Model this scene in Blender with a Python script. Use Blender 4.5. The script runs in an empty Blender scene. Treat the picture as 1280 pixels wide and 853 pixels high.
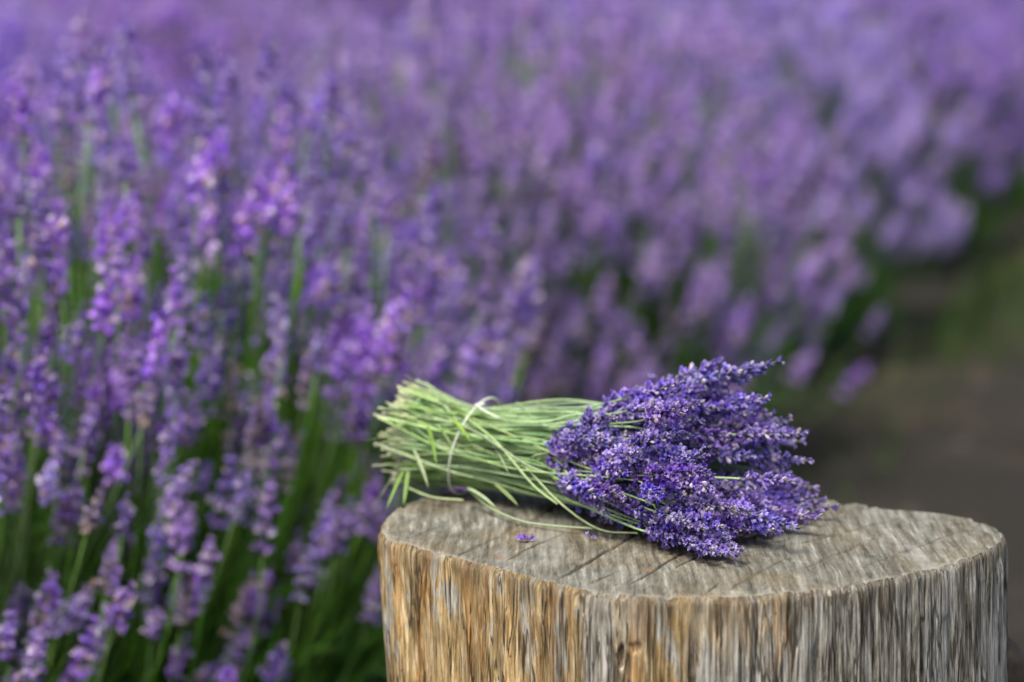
import bpy, math, random
import numpy as np
from mathutils import Vector, Matrix

R = math.radians
rnd = random.Random(11)
rng = np.random.default_rng(11)
scene = bpy.context.scene
col = scene.collection

# ------------------------------------------------------------------ camera, light, exposure
cam_data = bpy.data.cameras.new('camera')
cam = bpy.data.objects.new('camera', cam_data)
col.objects.link(cam)
cam.location = (0, 0, 1.05)
cam.rotation_euler = (R(90 - 9), 0, 0)
cam_data.lens = 100
cam_data.sensor_width = 36
cam_data.clip_start = 0.05
cam_data.clip_end = 2000
cam_data.dof.use_dof = True
cam_data.dof.focus_distance = 2.355
cam_data.dof.aperture_fstop = 2.7
cam_data.dof.aperture_blades = 0
scene.camera = cam

SUN_EL, SUN_AZ = 62, 215          # azimuth: degrees clockwise from +Y (the view direction)
world = bpy.data.worlds.new('World')
scene.world = world
world.use_nodes = True
wn = world.node_tree.nodes
wl = world.node_tree.links
bg = wn['Background']
sky = wn.new('ShaderNodeTexSky')
sky.sky_type = 'NISHITA'
sky.sun_disc = False
sky.sun_elevation = R(SUN_EL)
sky.sun_rotation = R(SUN_AZ)
sky.air_density = 0.8
sky.dust_density = 5.0
sky.ozone_density = 1.0
wl.new(sky.outputs[0], bg.inputs[0])
bg.inputs[1].default_value = 0.062

sun_data = bpy.data.lights.new('sun', 'SUN')
sun_data.energy = 1.5
sun_data.angle = R(24)
sun_data.color = (1.0, 0.95, 0.88)
sun = bpy.data.objects.new('sun', sun_data)
col.objects.link(sun)
sd = Vector((math.sin(R(SUN_AZ)) * math.cos(R(SUN_EL)), math.cos(R(SUN_AZ)) * math.cos(R(SUN_EL)), math.sin(R(SUN_EL))))
sun.rotation_euler = sd.to_track_quat('Z', 'Y').to_euler()

vs = scene.view_settings
vs.view_transform = 'Standard'
vs.look = 'None'
vs.exposure = 1.36
vs.gamma = 1.0
scene.render.engine = 'CYCLES'
scene.cycles.use_denoising = True
scene.cycles.max_bounces = 6
scene.cycles.diffuse_bounces = 4
scene.cycles.transmission_bounces = 4


# ------------------------------------------------------------------ helpers
def tag(o, label=None, cat=None, group=None, kind=None):
    if label: o['label'] = label
    if cat: o['category'] = cat
    if group: o['group'] = group
    if kind: o['kind'] = kind
    return o


def link(name, data, parent=None, mat=None):
    o = bpy.data.objects.new(name, data)
    col.objects.link(o)
    if parent is not None:
        o.parent = parent
    if mat is not None and data is not None and not data.materials:
        data.materials.append(mat)
    return o


def empty(name, loc=(0, 0, 0)):
    o = bpy.data.objects.new(name, None)
    o.empty_display_size = 0.05
    o.location = loc
    col.objects.link(o)
    return o


def tri_mesh(name, V, F, C=None, smooth=True, mat=None):
    """V (n,3) F (m,3) C (n,3) -> mesh with a point colour attribute named tint"""
    V = np.asarray(V, np.float32)
    F = np.asarray(F, np.int32)
    me = bpy.data.meshes.new(name)
    me.vertices.add(len(V))
    me.vertices.foreach_set('co', V.ravel())
    k = F.shape[1]
    me.loops.add(F.size)
    me.loops.foreach_set('vertex_index', F.ravel())
    me.polygons.add(len(F))
    me.polygons.foreach_set('loop_start', np.arange(0, F.size, k, dtype=np.int32))
    me.polygons.foreach_set('use_smooth', np.full(len(F), smooth))
    if C is not None:
        a = me.color_attributes.new('tint', 'FLOAT_COLOR', 'POINT')
        a.data.foreach_set('color', np.concatenate([np.asarray(C, np.float32), np.ones((len(V), 1), np.float32)], 1).ravel())
    me.update(calc_edges=True)
    me.validate()
    if mat is not None:
        me.materials.append(mat)
    return me


class Soup:
    def __init__(self):
        self.V, self.F, self.C, self.n = [], [], [], 0

    def add(self, V, F, C):
        V = np.asarray(V, float)
        self.V.append(V)
        self.F.append(np.asarray(F, int) + self.n)
        C = np.asarray(C, float)
        self.C.append(np.broadcast_to(C, (len(V), 3)) if C.ndim == 1 else C)
        self.n += len(V)

    def arrays(self):
        return np.concatenate(self.V), np.concatenate(self.F), np.concatenate(self.C)

    def mesh(self, name, mat, smooth=True):
        V, F, C = self.arrays()
        return tri_mesh(name, V, F, C, smooth, mat)


def hash3(ix, iy, iz, seed):
    h = (ix * 374761393 + iy * 668265263 + iz * 2147483647 + seed * 974634777) & 0xFFFFFFFF
    h = ((h ^ (h >> 13)) * 1274126177) & 0xFFFFFFFF
    h = ((h ^ (h >> 16)) * 2246822519) & 0xFFFFFFFF
    return ((h ^ (h >> 15)) & 0xFFFFFF) / float(0xFFFFFF)


def noise3(x, y, z, seed=0):
    """value noise, -1..1"""
    x, y, z = np.broadcast_arrays(np.asarray(x, float), np.asarray(y, float), np.asarray(z, float))
    fx, fy, fz = np.floor(x), np.floor(y), np.floor(z)
    ix, iy, iz = fx.astype(np.int64), fy.astype(np.int64), fz.astype(np.int64)
    tx, ty, tz = x - fx, y - fy, z - fz
    tx, ty, tz = [t * t * (3 - 2 * t) for t in (tx, ty, tz)]
    out = 0
    for a in (0, 1):
        for b in (0, 1):
            for c in (0, 1):
                w = (tx if a else 1 - tx) * (ty if b else 1 - ty) * (tz if c else 1 - tz)
                out = out + w * hash3(ix + a, iy + b, iz + c, seed)
    return out * 2 - 1


def frame_from(d):
    d = np.asarray(d, float)
    d = d / np.linalg.norm(d)
    a = np.array([0, 0, 1.0]) if abs(d[2]) < 0.9 else np.array([1.0, 0, 0])
    x = np.cross(a, d)
    x /= np.linalg.norm(x)
    return np.stack([x, np.cross(d, x), d], 1)


def tube(P, rad, n=5, cap=True):
    """triangulated tube along points P (k,3)"""
    P = np.asarray(P, float)
    k = len(P)
    rad = np.broadcast_to(np.asarray(rad, float), (k,))
    T = np.gradient(P, axis=0)
    V = []
    M = frame_from(T[0])
    x = M[:, 0]
    ang = np.arange(n) * 2 * math.pi / n
    for i in range(k):
        t = T[i] / (np.linalg.norm(T[i]) + 1e-12)
        x = x - t * np.dot(x, t)
        x /= np.linalg.norm(x) + 1e-12
        y = np.cross(t, x)
        V.append(P[i] + rad[i] * (np.cos(ang)[:, None] * x + np.sin(ang)[:, None] * y))
    V = np.concatenate(V)
    F = []
    for i in range(k - 1):
        for j in range(n):
            a, b = i * n + j, i * n + (j + 1) % n
            F += [(a, b, b + n), (a, b + n, a + n)]
    if cap:
        for j in range(1, n - 1):
            F.append((0, j + 1, j))
            F.append(((k - 1) * n, (k - 1) * n + j, (k - 1) * n + j + 1))
    return V, np.array(F)


def catmull(pts, m=6):
    pts = [np.asarray(p, float) for p in pts]
    pts = [2 * pts[0] - pts[1]] + pts + [2 * pts[-1] - pts[-2]]
    out = []
    for i in range(1, len(pts) - 2):
        p0, p1, p2, p3 = pts[i - 1:i + 3]
        for j in range(m):
            t = j / m
            out.append(0.5 * ((2 * p1) + (-p0 + p2) * t + (2 * p0 - 5 * p1 + 4 * p2 - p3) * t * t + (-p0 + 3 * p1 - 3 * p2 + p3) * t ** 3))
    out.append(pts[-2])
    return np.array(out)


# ------------------------------------------------------------------ materials
class NT:
    def __init__(self, name):
        self.m = bpy.data.materials.new(name)
        self.m.use_nodes = True
        self.t = self.m.node_tree
        self.b = self.t.nodes['Principled BSDF']
        self.out = self.t.nodes['Material Output']

    def n(self, typ, **kw):
        nd = self.t.nodes.new(typ)
        for k, v in kw.items():
            if k.startswith('i_'):
                key = k[2:]
                nd.inputs[int(key) if key.isdigit() else key].default_value = v
            else:
                setattr(nd, k, v)
        return nd

    def l(self, a, b):
        self.t.links.new(a, b)

    def ramp(self, fac, stops):
        r = self.n('ShaderNodeValToRGB')
        e = r.color_ramp.elements
        while len(e) < len(stops):
            e.new(0.5)
        for el, (p, c) in zip(e, stops):
            el.position = p
            el.color = (*c, 1) if len(c) == 3 else c
        self.l(fac, r.inputs[0])
        return r.outputs[0]

    def mix(self, fac, a, b, mode='MIX'):
        x = self.n('ShaderNodeMix', data_type='RGBA', blend_type=mode)
        for s, v in ((x.inputs[0], fac), (x.inputs[6], a), (x.inputs[7], b)):
            if isinstance(v, (int, float)):
                s.default_value = v
            elif isinstance(v, tuple):
                s.default_value = (*v, 1)
            else:
                self.l(v, s)
        return x.outputs[2]

    def noise(self, vec, scale, detail=4, rough=0.55, dist=0.0):
        x = self.n('ShaderNodeTexNoise', i_Scale=scale, i_Detail=detail, i_Roughness=rough, i_Distortion=dist)
        if vec is not None:
            self.l(vec, x.inputs['Vector'])
        return x.outputs['Fac']

    def mapping(self, src, scale=(1, 1, 1), rot=(0, 0, 0), loc=(0, 0, 0)):
        x = self.n('ShaderNodeMapping')
        x.inputs['Scale'].default_value = scale
        x.inputs['Rotation'].default_value = rot
        x.inputs['Location'].default_value = loc
        self.l(src, x.inputs[0])
        return x.outputs[0]


def tint_material(name, rough, hue=0.02, val=0.25, sat=0.15, transl=0.25, spec=0.2):
    """colour from the mesh's tint attribute, varied per object, partly translucent like petals and leaves"""
    k = NT(name)
    at = k.n('ShaderNodeAttribute', attribute_name='tint')
    oi = k.n('ShaderNodeObjectInfo')
    hsv = k.n('ShaderNodeHueSaturation')

    def rng_map(src, lo, hi, mul):
        m1 = k.n('ShaderNodeMath', operation='MULTIPLY', i_1=mul)
        k.l(src, m1.inputs[0])
        m2 = k.n('ShaderNodeMath', operation='FRACT')
        k.l(m1.outputs[0], m2.inputs[0])
        m3 = k.n('ShaderNodeMapRange')
        m3.inputs['To Min'].default_value = lo
        m3.inputs['To Max'].default_value = hi
        k.l(m2.outputs[0], m3.inputs[0])
        return m3.outputs[0]
    k.l(rng_map(oi.outputs['Random'], 0.5 - hue, 0.5 + hue, 1.0), hsv.inputs['Hue'])
    k.l(rng_map(oi.outputs['Random'], 1 - sat, 1 + sat, 7.31), hsv.inputs['Saturation'])
    k.l(rng_map(oi.outputs['Random'], 1 - val, 1 + val, 13.7), hsv.inputs['Value'])
    k.l(at.outputs['Color'], hsv.inputs['Color'])
    geo = k.n('ShaderNodeTexCoord')
    fine = k.noise(geo.outputs['Object'], 260, 2)
    c = k.mix(1.0, hsv.outputs['Color'], k.ramp(fine, [(0.25, (0.78, 0.78, 0.78)), (0.75, (1.15, 1.15, 1.15))]), 'MULTIPLY')
    k.l(c, k.b.inputs['Base Color'])
    k.b.inputs['Roughness'].default_value = rough
    k.b.inputs['Specular IOR Level'].default_value = spec
    if transl > 0:
        tr = k.n('ShaderNodeBsdfTranslucent')
        k.l(c, tr.inputs['Color'])
        ms = k.n('ShaderNodeMixShader')
        ms.inputs[0].default_value = transl
        k.l(k.b.outputs[0], ms.inputs[1])
        k.l(tr.outputs[0], ms.inputs[2])
        k.l(ms.outputs[0], k.out.inputs['Surface'])
    return k.m


M_FLOWER = tint_material('lavender_flower', 0.75, 0.016, 0.22, 0.16, 0.32)
M_STEM = tint_material('green_stem', 0.55, 0.012, 0.30, 0.2, 0.10, 0.35)
M_FOLIAGE = tint_material('lavender_foliage', 0.65, 0.01, 0.12, 0.1, 0.25)
M_GRASS = tint_material('grass_blade', 0.6, 0.01, 0.1, 0.1, 0.25)
M_STRING = tint_material('pale_twine', 0.7, 0.0, 0.0, 0.0, 0.05)


def wood_side():
    k = NT('weathered_trunk_wood')
    tc = k.n('ShaderNodeTexCoord').outputs['Object']
    fib = k.mapping(tc, (1, 1, 0.085))
    fib2 = k.mapping(tc, (1, 1, 0.10), loc=(3.1, 1.7, 0.4))
    f1 = k.noise(fib, 210, 8, 0.75, 0.4)
    f2 = k.noise(fib2, 34, 5, 0.6, 0.6)
    f3 = k.noise(fib, 330, 3, 0.6)
    big = k.noise(k.mapping(tc, (1, 1, 0.35), loc=(0.7, 0.2, 5)), 8.5, 4, 0.55, 0.5)
    tan = k.ramp(f1, [(0.34, (0.065, 0.04, 0.016)), (0.44, (0.30, 0.205, 0.09)), (0.53, (0.52, 0.39, 0.20)), (0.65, (0.82, 0.71, 0.49))])
    rust = k.ramp(f1, [(0.36, (0.13, 0.06, 0.02)), (0.48, (0.46, 0.255, 0.085)), (0.65, (0.74, 0.51, 0.26))])
    grey = k.ramp(f1, [(0.35, (0.032, 0.028, 0.02)), (0.44, (0.22, 0.205, 0.16)), (0.53, (0.42, 0.405, 0.34)), (0.65, (0.76, 0.74, 0.66))])
    blue = k.ramp(f1, [(0.36, (0.045, 0.045, 0.04)), (0.49, (0.36, 0.365, 0.35)), (0.65, (0.76, 0.77, 0.74))])
    # the weather side (+X) has gone silver grey, the other is still tan; patches break the boundary
    sx = k.n('ShaderNodeSeparateXYZ')
    k.l(tc, sx.inputs[0])
    g = k.n('ShaderNodeMath', operation='MULTIPLY_ADD', i_1=2.3, i_2=-0.55)
    k.l(sx.outputs['X'], g.inputs[0])
    g2 = k.n('ShaderNodeMath', operation='ADD')
    k.l(g.outputs[0], g2.inputs[0])
    bigc = k.n('ShaderNodeMath', operation='MULTIPLY_ADD', i_1=1.9, i_2=0.05)
    k.l(big, bigc.inputs[0])
    k.l(bigc.outputs[0], g2.inputs[1])
    silver = k.ramp(g2.outputs[0], [(0.36, (0, 0, 0)), (0.62, (1, 1, 1))])
    warm = k.mix(k.ramp(f2, [(0.52, (0, 0, 0)), (0.62, (0.95, 0.95, 0.95))]), tan, rust)
    cool = k.mix(k.ramp(k.noise(fib2, 16, 3), [(0.46, (0, 0, 0)), (0.60, (1, 1, 1))]), grey, blue)
    c = k.mix(silver, warm, cool)
    # light grey bleached strips and dark weather streaks with their own shapes
    st = k.ramp(k.noise(k.mapping(tc, (1, 1, 0.06), loc=(9, 4, 2)), 42, 3), [(0.60, (0, 0, 0)), (0.70, (0.85, 0.85, 0.85))])
    c = k.mix(st, c, grey)
    dk = k.ramp(k.noise(k.mapping(tc, (1, 1, 0.14), loc=(2, 8, 1)), 60, 4, 0.6), [(0.60, (0, 0, 0)), (0.72, (0.75, 0.75, 0.75))])
    c = k.mix(dk, c, (0.085, 0.062, 0.038))
    c = k.mix(0.8, c, k.ramp(f3, [(0.32, (0.55, 0.55, 0.55)), (0.68, (1.4, 1.4, 1.4))]), 'MULTIPLY')
    pn = k.noise(k.mapping(tc, (1, 1, 0.16), loc=(5, 3, 7)), 26, 4, 0.6, 0.4)
    c = k.mix(0.85, c, k.ramp(pn, [(0.30, (0.55, 0.53, 0.50)), (0.48, (1.05, 1.03, 1.0)), (0.66, (1.45, 1.42, 1.34))]), 'MULTIPLY')
    # pale bleached flakes and thin dark splits along the grain
    fl = k.ramp(k.noise(k.mapping(tc, (1, 1, 0.22), loc=(1, 6, 3)), 30, 5, 0.65, 0.3), [(0.535, (0, 0, 0)), (0.565, (0.85, 0.85, 0.85))])
    c = k.mix(fl, c, k.ramp(f1, [(0.38, (0.15, 0.14, 0.115)), (0.5, (0.45, 0.44, 0.38)), (0.62, (0.84, 0.82, 0.74))]))
    sp = k.n('ShaderNodeMath', operation='SUBTRACT', i_1=0.5)
    k.l(k.noise(k.mapping(tc, (1, 1, 0.05), loc=(4, 4, 4)), 62, 4, 0.6, 0.25), sp.inputs[0])
    sa = k.n('ShaderNodeMath', operation='ABSOLUTE')
    k.l(sp.outputs[0], sa.inputs[0])
    lines = k.ramp(sa.outputs[0], [(0.008, (0.85, 0.85, 0.85)), (0.022, (0, 0, 0))])
    c = k.mix(lines, c, (0.045, 0.034, 0.022))
    # damp brown band below the sawn rim
    zr = k.n('ShaderNodeMath', operation='MULTIPLY_ADD', i_1=22.0, i_2=-10.1)
    k.l(sx.outputs['Z'], zr.inputs[0])
    za = k.n('ShaderNodeMath', operation='MULTIPLY_ADD', i_1=1.7, i_2=-0.85)
    k.l(f2, za.inputs[0])
    zb = k.n('ShaderNodeMath', operation='ADD')
    k.l(zr.outputs[0], zb.inputs[0])
    k.l(za.outputs[0], zb.inputs[1])
    band = k.ramp(zb.outputs[0], [(0.35, (0, 0, 0)), (1.0, (0.6, 0.6, 0.6))])
    c = k.mix(band, c, k.mix(f1, (0.11, 0.085, 0.05), (0.26, 0.22, 0.155)))
    # small dark worm holes
    vor = k.n('ShaderNodeTexVoronoi', i_Scale=75.0)
    k.l(k.mapping(tc, (1, 1, 0.6)), vor.inputs['Vector'])
    c = k.mix(k.ramp(vor.outputs['Distance'], [(0.03, (0.9, 0.9, 0.9)), (0.07, (0, 0, 0))]), c, (0.03, 0.02, 0.012))
    k.l(c, k.b.inputs['Base Color'])
    k.b.inputs['Roughness'].default_value = 0.85
    k.b.inputs['Specular IOR Level'].default_value = 0.2
    bp = k.n('ShaderNodeBump', i_Strength=0.9, i_Distance=0.006)
    k.l(k.mix(0.4, f1, f3), bp.inputs['Height'])
    k.l(bp.outputs[0], k.b.inputs['Normal'])
    return k.m


def wood_top():
    k = NT('sawn_grey_wood')
    tc = k.n('ShaderNodeTexCoord').outputs['Object']
    warp = k.n('ShaderNodeTexNoise', i_Scale=5.0, i_Detail=2.0)
    k.l(tc, warp.inputs['Vector'])
    wv = k.n('ShaderNodeVectorMath', operation='MULTIPLY_ADD')
    wv.inputs[1].default_value = (0.014, 0.014, 0)
    k.l(warp.outputs['Color'], wv.inputs[0])
    k.l(tc, wv.inputs[2])
    v = wv.outputs[0]
    saw = k.mapping(v, (1, 0.07, 1), rot=(0, 0, R(22)))
    s1 = k.noise(saw, 190, 6, 0.7, 0.15)
    s2 = k.noise(saw, 420, 3, 0.6)
    s3 = k.noise(saw, 38, 4, 0.6, 0.4)
    big = k.noise(v, 9, 5, 0.6)
    mid = k.noise(v, 42, 5, 0.65)
    base = k.ramp(s1, [(0.32, (0.045, 0.042, 0.030)), (0.43, (0.125, 0.122, 0.094)), (0.56, (0.215, 0.213, 0.175)), (0.67, (0.41, 0.41, 0.36))])
    ochre = k.ramp(s1, [(0.3, (0.06, 0.048, 0.026)), (0.5, (0.17, 0.14, 0.085)), (0.7, (0.31, 0.265, 0.18))])
    c = k.mix(k.ramp(big, [(0.44, (0, 0, 0)), (0.62, (0.85, 0.85, 0.85))]), base, ochre)
    c = k.mix(k.ramp(s3, [(0.55, (0, 0, 0)), (0.72, (0.75, 0.75, 0.75))]), c, (0.34, 0.345, 0.31))
    c = k.mix(k.ramp(k.noise(saw, 60, 3, 0.5), [(0.62, (0, 0, 0)), (0.72, (0.8, 0.8, 0.8))]), c, (0.09, 0.08, 0.06))
    c = k.mix(k.ramp(k.noise(v, 24, 2), [(0.66, (0, 0, 0)), (0.74, (0.45, 0.45, 0.45))]), c, (0.33, 0.17, 0.09))
    c = k.mix(0.7, c, k.ramp(mid, [(0.3, (0.68, 0.68, 0.66)), (0.7, (1.25, 1.25, 1.25))]), 'MULTIPLY')
    # bleached, fibrous rim and dark drying cracks come in as attributes of the mesh
    at = k.n('ShaderNodeAttribute', attribute_name='tint')
    sp = k.n('ShaderNodeSeparateColor')
    k.l(at.outputs['Color'], sp.inputs[0])
    c = k.mix(sp.outputs[0], c, k.mix(s2, (0.20, 0.19, 0.15), (0.48, 0.46, 0.39)))
    c = k.mix(sp.outputs[1], c, (0.055, 0.045, 0.034))
    k.l(c, k.b.inputs['Base Color'])
    k.b.inputs['Roughness'].default_value = 0.8
    k.b.inputs['Specular IOR Level'].default_value = 0.25
    bp = k.n('ShaderNodeBump', i_Strength=0.5, i_Distance=0.003)
    k.l(k.mix(0.45, s1, s2), bp.inputs['Height'])
    k.l(bp.outputs[0], k.b.inputs['Normal'])
    return k.m


def soil(name, a, b, c3, scale):
    k = NT(name)
    tc = k.n('ShaderNodeTexCoord').outputs['Object']
    n1 = k.noise(tc, scale, 8, 0.65)
    n2 = k.noise(tc, scale * 9, 5, 0.6)
    n3 = k.noise(tc, scale * 0.22, 3, 0.5)
    c = k.ramp(n1, [(0.3, a), (0.52, b), (0.7, c3)])
    c = k.mix(0.6, c, k.ramp(n2, [(0.3, (0.6, 0.6, 0.6)), (0.7, (1.3, 1.3, 1.3))]), 'MULTIPLY')
    c = k.mix(0.6, c, k.ramp(n3, [(0.35, (0.5, 0.5, 0.46)), (0.65, (1.6, 1.58, 1.5))]), 'MULTIPLY')
    k.l(c, k.b.inputs['Base Color'])
    k.b.inputs['Roughness'].default_value = 0.95
    bp = k.n('ShaderNodeBump', i_Strength=0.6, i_Distance=0.02)
    k.l(n1, bp.inputs['Height'])
    k.l(bp.outputs[0], k.b.inputs['Normal'])
    return k.m


# ------------------------------------------------------------------ the setting: ground and path
ROW_P = np.array([-0.68, 3.20])
ROW_D = np.array([0.287, 0.958])
ROW_D = ROW_D / np.linalg.norm(ROW_D)
ROW_N = np.array([-ROW_D[1], ROW_D[0]])          # to the left of the row


def ground_mesh():
    e = np.concatenate([[-600, -200, -60, -25], np.linspace(-12, 20, 129), [30, 60, 200, 600]])
    X, Y = np.meshgrid(e, e + 4)
    z = 0.012 * noise3(X * 2.1, Y * 2.1, 0, 3) + 0.006 * noise3(X * 6, Y * 6, 0, 4) - 0.02
    V = np.stack([X.ravel(), Y.ravel(), z.ravel()], 1)
    n = len(e)
    i = np.arange(n - 1)
    A = (i[:, None] * n + i[None, :]).ravel()
    F = np.stack([A, A + 1, A + n + 1, A + n], 1)
    return tri_mesh('ground', V, F)


g = link('ground', ground_mesh(), None, soil('dark_field_soil', (0.012, 0.010, 0.007), (0.022, 0.018, 0.013), (0.038, 0.032, 0.024), 3.0))
tag(g, kind='structure')


def path_mesh():
    ts = np.linspace(-4, 26, 241)
    ws = np.linspace(-0.62, -2.3, 25)
    T, W = np.meshgrid(ts, ws)
    W = W + 0.06 * noise3(T * 1.3, W * 0.2, 0, 8)
    X = ROW_P[0] + ROW_D[0] * T + ROW_N[0] * W
    Y = ROW_P[1] + ROW_D[1] * T + ROW_N[1] * W
    z = 0.004 + 0.018 + 0.010 * noise3(X * 3, Y * 3, 0, 5) + 0.006 * noise3(X * 9, Y * 9, 0, 6) - 0.02 * np.clip(np.abs(W + 1.46) - 0.6, 0, 1)
    V = np.stack([X.ravel(), Y.ravel(), z.ravel()], 1)
    n = len(ts)
    A = (np.arange(len(ws) - 1)[:, None] * n + np.arange(n - 1)[None, :]).ravel()
    F = np.stack([A, A + n, A + n + 1, A + 1], 1)
    return tri_mesh('path', V, F)


p = link('path', path_mesh(), None, soil('trodden_path_soil', (0.009, 0.0075, 0.004), (0.015, 0.0115, 0.005), (0.046, 0.036, 0.018), 2.2))
tag(p, kind='structure')


# ------------------------------------------------------------------ tree stump
SC = np.array([0.152, 2.385])
OUT = [(2.1, .2736), (8.5, .2769), (17, .271), (24.9, .2592), (31.1, .2302), (34.3, .2190), (40.4, .2201), (48.9, .2105), (62.2, .2124), (79.2, .2276),
       (97.4, .2438), (114.2, .261), (130.1, .2826), (136.8, .2899), (143.3, .2905), (150.3, .2879), (158, .2821), (167.4, .2747), (175.8, .2634),
       (184.9, .2414), (197.4, .2154), (215.4, .1946), (232.1, .1949), (244.2, .2031), (255.9, .2099), (269.7, .2087), (282.2, .2056), (303, .2023),
       (322.2, .2111), (340.3, .234), (352.9, .26)]
TOPZ = 0.5


def rim(th):
    """outline radius of the cut at angle th"""
    a = np.array([x for x, _ in OUT])
    r = np.array([y for _, y in OUT])
    a = np.concatenate([a - 360, a, a + 360])
    r = np.concatenate([r, r, r])
    d = np.degrees(th) % 360
    base = (np.interp(d - 3, a, r) + 2 * np.interp(d, a, r) + np.interp(d + 3, a, r)) / 4
    return base


def angd(th, deg):
    return (np.degrees(th) - deg + 180) % 360 - 180


def side_relief(th, z):
    """radial relief of the trunk: long fibres, drying cracks, bumps, the knot"""
    x, y = np.cos(th), np.sin(th)
    r = 0.0040 * noise3(x * 5, y * 5, z * 3, 21)
    r = r + 0.0022 * noise3(x * 16, y * 16, z * 3.5, 22)
    f = noise3(x * 46, y * 46, z * 4.5, 23)
    r = r + 0.0020 * f
    r = r + 0.0016 * noise3(x * 105, y * 105, z * 10, 24) + 0.0007 * noise3(x * 190, y * 190, z * 30, 27)
    cr = np.clip(0.16 - np.abs(noise3(x * 17 + 5, y * 17, z * 3.0, 25)), 0, 1) / 0.16
    slab = np.clip((noise3(x * 13, y * 13, z * 7, 28) - 0.10) / 0.10, 0, 1)
    r = r + 0.0022 * slab + 0.0012 * np.clip((noise3(x * 30, y * 30, z * 14, 29) - 0.05) / 0.12, 0, 1)
    gate = np.clip(noise3(x * 5, y * 5, z * 5, 26) + 0.15, 0, 1)
    r = r - 0.0075 * cr ** 1.5 * gate
    # knot: an arched hollow with a deep eye, and a smaller one beside it
    for (deg, zc, w, h, dep) in ((248.5, 0.430, 3.8, 0.052, 0.0034), (251.6, 0.450, 0.8, 0.010, 0.009), (255.0, 0.459, 1.8, 0.005, 0.0022)):
        q = ((angd(th, deg) + 0.5 * noise3(th * 9, z * 60, 0, 71)) / w) ** 2 + ((z - zc) / h) ** 2
        r = r - dep * np.clip(1.25 - q, 0, 1)
    return r


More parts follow.
